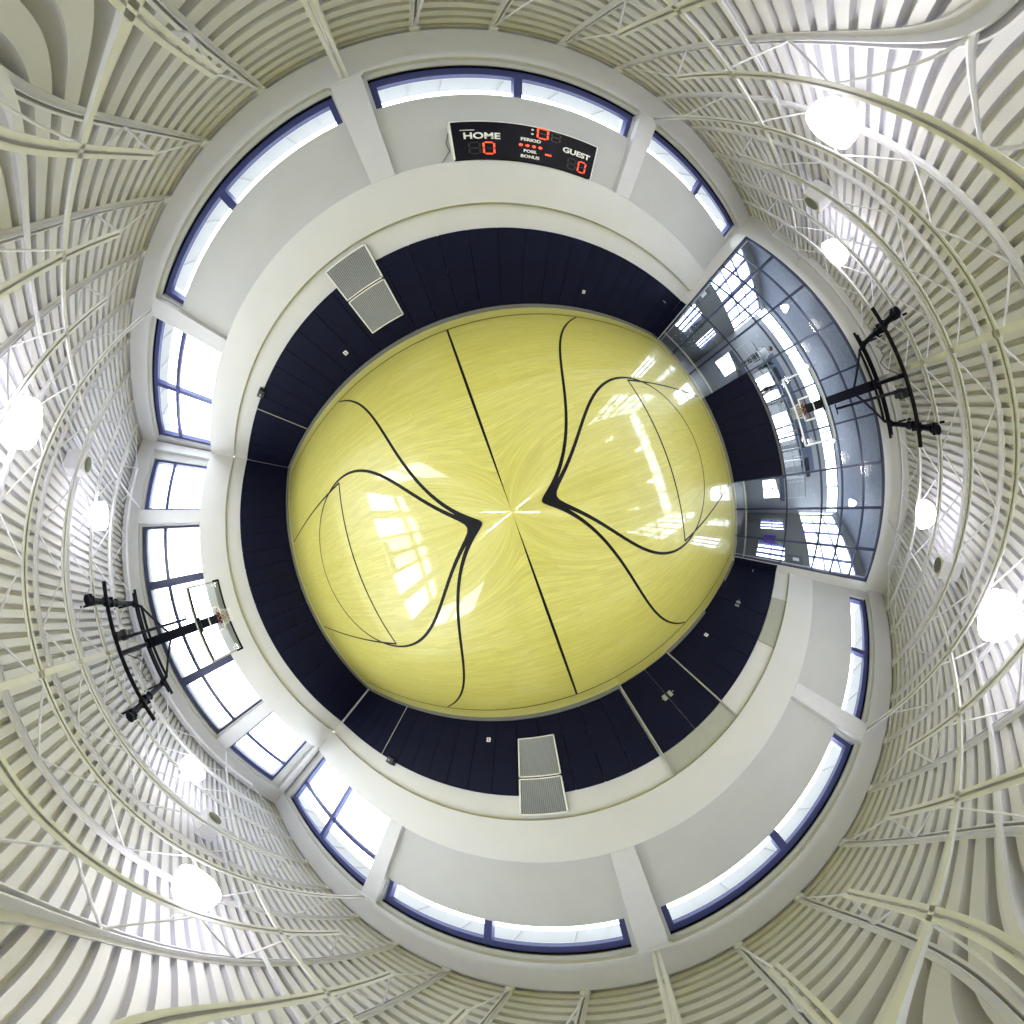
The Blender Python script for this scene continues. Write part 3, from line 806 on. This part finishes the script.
# people on the gallery
def person(loc, rz, label, top, legs, pose):
    r = empty('person', loc, rz)
    J = {'pelvis': (0, 0, .93), 'waist': (0, 0, 1.08), 'chest': (0, 0, 1.30), 'neck': (0, 0, 1.47), 'head': (.01, 0, 1.56), 'crown': (.01, 0, 1.68)}
    R = {'pelvis': .14, 'waist': .125, 'chest': .145, 'neck': .055, 'head': .085, 'crown': .07}
    E_ = [('pelvis', 'waist'), ('waist', 'chest'), ('chest', 'neck'), ('neck', 'head'), ('head', 'crown')]
    for s, n in ((1, 'l'), (-1, 'r')):
        sw = pose * s
        J['hip' + n] = (0, s * .09, .88); R['hip' + n] = .11
        J['knee' + n] = (.10 * sw + .05, s * .10, .49); R['knee' + n] = .08
        J['ank' + n] = (.16 * sw - .03, s * .10, .09); R['ank' + n] = .055
        J['toe' + n] = (.16 * sw + .14, s * .115, .035); R['toe' + n] = .032
        J['sho' + n] = (0, s * .17, 1.40); R['sho' + n] = .062
        J['elb' + n] = (-.04 - .05 * sw, s * .235, 1.13); R['elb' + n] = .05
        J['wri' + n] = (.16 - .05 * sw, s * .20, 1.02); R['wri' + n] = .028
        J['han' + n] = (.23 - .05 * sw, s * .19, 1.02); R['han' + n] = .034
        E_ += [('pelvis', 'hip' + n), ('hip' + n, 'knee' + n), ('knee' + n, 'ank' + n), ('ank' + n, 'toe' + n), ('chest', 'sho' + n), ('sho' + n, 'elb' + n), ('elb' + n, 'wri' + n), ('wri' + n, 'han' + n)]
    names = list(J); me = bpy.data.meshes.new('body')
    me.from_pydata([J[n] for n in names], [(names.index(a), names.index(b)) for a, b in E_], [])
    o = bpy.data.objects.new('body', me); COL.objects.link(o)
    m = o.modifiers.new('skin', 'SKIN')
    if not me.skin_vertices: me.attributes  # noqa
    bpy.context.view_layer.objects.active = o
    if not me.skin_vertices: bpy.ops.mesh.customdata_skin_add()
    for i, n in enumerate(names):
        me.skin_vertices[0].data[i].radius = (R[n], R[n] * (1.25 if n in ('pelvis', 'waist', 'chest') else 1))
    me.skin_vertices[0].data[0].use_root = True
    s_ = o.modifiers.new('sub', 'SUBSURF'); s_.levels = 1; s_.render_levels = 1
    bpy.context.view_layer.update()
    nm = bpy.data.meshes.new_from_object(o.evaluated_get(bpy.context.evaluated_depsgraph_get()))
    bpy.data.objects.remove(o)
    nm.materials.clear()
    for mm in (M_skin, top, legs, M_dark): nm.materials.append(mm)
    for p in nm.polygons:
        c = p.center
        p.use_smooth = True
        if c.z > 1.45 or (c.x > .10 and .9 < c.z < 1.2 and abs(c.y) > .13): p.material_index = 0
        elif c.z > .95 or abs(c.y) > .2: p.material_index = 1
        elif c.z > .10: p.material_index = 2
        else: p.material_index = 3
    b = bpy.data.objects.new('body', nm); COL.objects.link(b); b.parent = r
    MB().sphere((-.015, 0, 1.645), .098, 9, 1.05).build('hair', M_hair, r, smooth=True)
    f = MB().tube((.085, 0, 1.60), (.115, 0, 1.585), .012, 6)
    for s in (-1, 1): f.sphere((.088, s * .032, 1.61), .010, 5, 1, 1)
    f.box(.080, .092, -.022, .022, 1.548, 1.555, 2)
    f.build('face', [M_skin, M_dark, M_orange], r)
    tag(r, label, 'person')
person((11.25, 2.55, 2.22), PI * .92, 'person in a white top standing by the railing on the gallery behind the glass wall', M_cloth_w, M_cloth_d, .3)
person((11.3, 1.15, 2.22), PI * .55, 'person in a blue top beside the exercise bikes on the gallery', M_cloth_b, M_cloth_d, -.5)

# potted plants, poster, notice board
def plant(loc, n, h, label):
    r = empty('potted_plant', loc)
    MB().lathe([(.0001, 0), (.11, 0), (.16, .30), (.17, .32), (.15, .32), (.14, .28), (.0001, .28)], n=24).build('pot', M_greyp, r, smooth=True)
    MB().tube((0, 0, .28), (0, 0, .28 + h * .5), .018, 8).build('stem', M_hair, r)
    f = MB()
    for i in range(n):
        a = random.uniform(0, 2 * PI); e = random.uniform(.1, 1.35); l = random.uniform(.2, .34); zz = .32 + h * random.uniform(.1, .7)
        d = Vector((math.cos(a) * math.cos(e), math.sin(a) * math.cos(e), math.sin(e))); s = Vector((-math.sin(a), math.cos(a), 0)) * .04
        b = Vector((0, 0, zz)); f.add([b, b + d * l * .5 + s, b + d * l, b + d * l * .5 - s], [(0, 1, 2, 3)])
    f.build('foliage', M_leaf, r)
    tag(r, label, 'plant')
plant((10.95, 2.0, 2.22), 90, 1.2, 'green potted plant on the gallery between the two people')
def decorated_tree():
    r = empty('decorated_tree', (10.1, 4.75, 0))
    f = MB()
    MB().tube((0, 0, 0), (0, 0, .5), .03, 8).build('trunk', M_hair, r)
    for i in range(420):
        t = random.random(); zz = .35 + 1.75 * t; rr = .48 * (1 - t) + .04; a = random.uniform(0, 2 * PI)
        c = Vector((rr * math.cos(a) * random.uniform(.4, 1), rr * math.sin(a) * random.uniform(.4, 1), zz)); d = Vector((math.cos(a), math.sin(a), -.3)) * .14; s = Vector((-math.sin(a), math.cos(a), .3)) * .03
        f.add([c, c + d * .5 + s, c + d, c + d * .5 - s], [(0, 1, 2, 3)])
    f.build('foliage', M_leaf, r)
    b = MB()
    for i in range(46):
        t = random.random(); a = random.uniform(0, 2 * PI); rr = .50 * (1 - t) + .06
        b.sphere((rr * math.cos(a), rr * math.sin(a), .4 + 1.65 * t), .026, 5)
    b.build('bauble', M_metal, r, smooth=True)['kind'] = 'stuff'
    tag(r, 'dark decorated tree with shiny baubles in the lobby corner on the scoreboard side', 'tree')
decorated_tree()
for (x, y, z0, lab) in ((9.75, LN - .02, 2.62, 'dark notice board with a white sheet on the lobby wall, scoreboard side'), (9.9, LS + .02, 2.55, 'dark notice board with a white sheet on the lobby wall, padded-door side')):
    s = 1 if y > 0 else -1
    r = tag(empty('notice_board', (x, y, z0)), lab, 'notice board')
    MB().box(-.35, .35, -s * .03, 0, 0, .75).build('board', M_dark, r, bevel=.008)
    MB().box(-.12, .12, -s * .036, -s * .03, .25, .55).build('paper_sheet', M_paper, r)
# pendant lamps added to brighten the lobby, no known fittings there
ll = empty('added_pendant_lamp'); first = True
MB().lathe([(.02, .30), (.07, .27), (.13, .1), (.15, 0), (.0001, 0)], n=24).build('lamp_shade', mat('added_pendant_white', (.9, .9, .9), .4, emit=(1, .97, .9), estr=9), ll, smooth=True)
MB().tube((0, 0, .3), (0, 0, .85), .008, 6).build('cord', M_white, ll)
for (x, y, lab) in ((11.0, 3.4, 'scoreboard side, near the glass'), (11.0, -3.6, 'padded-door side, near the glass'), (13.6, 1.6, 'far back on the scoreboard side'), (13.6, -1.7, 'far back on the padded-door side')):
    o = ll if first else copy_tree(ll); first = False
    o.location = (x, y, 5.47)
    tag(o, 'small added pendant lamp brightening the lobby, %s' % lab, 'lamp', 'added lobby pendant lamps')
# display stand with purple panel, and counter below the gallery
r = tag(empty('display_stand', (10.35, -4.95, 0)), 'dark display stand with a small purple panel by the lobby window', 'stand')
MB().box(-.03, .03, -.03, .03, 0, 1.3).box(-.2, .2, -.2, .2, 0, .03).build('post', M_dark, r)
MB().box(-.04, .0, -.2, .2, 1.25, 1.85).build('purple_panel', mat('purple_panel', (.10, .04, .32), .3), r)
r = tag(empty('reception_counter', (12.2, 0, 0)), 'grey reception counter under the fitness gallery', 'counter')
MB().box(-.3, .3, -1.6, 1.6, 0, 1.0).build('counter_body', M_slate, r)
MB().box(-.38, .38, -1.7, 1.7, 1.0, 1.05).build('counter_top', M_white, r, bevel=.008)
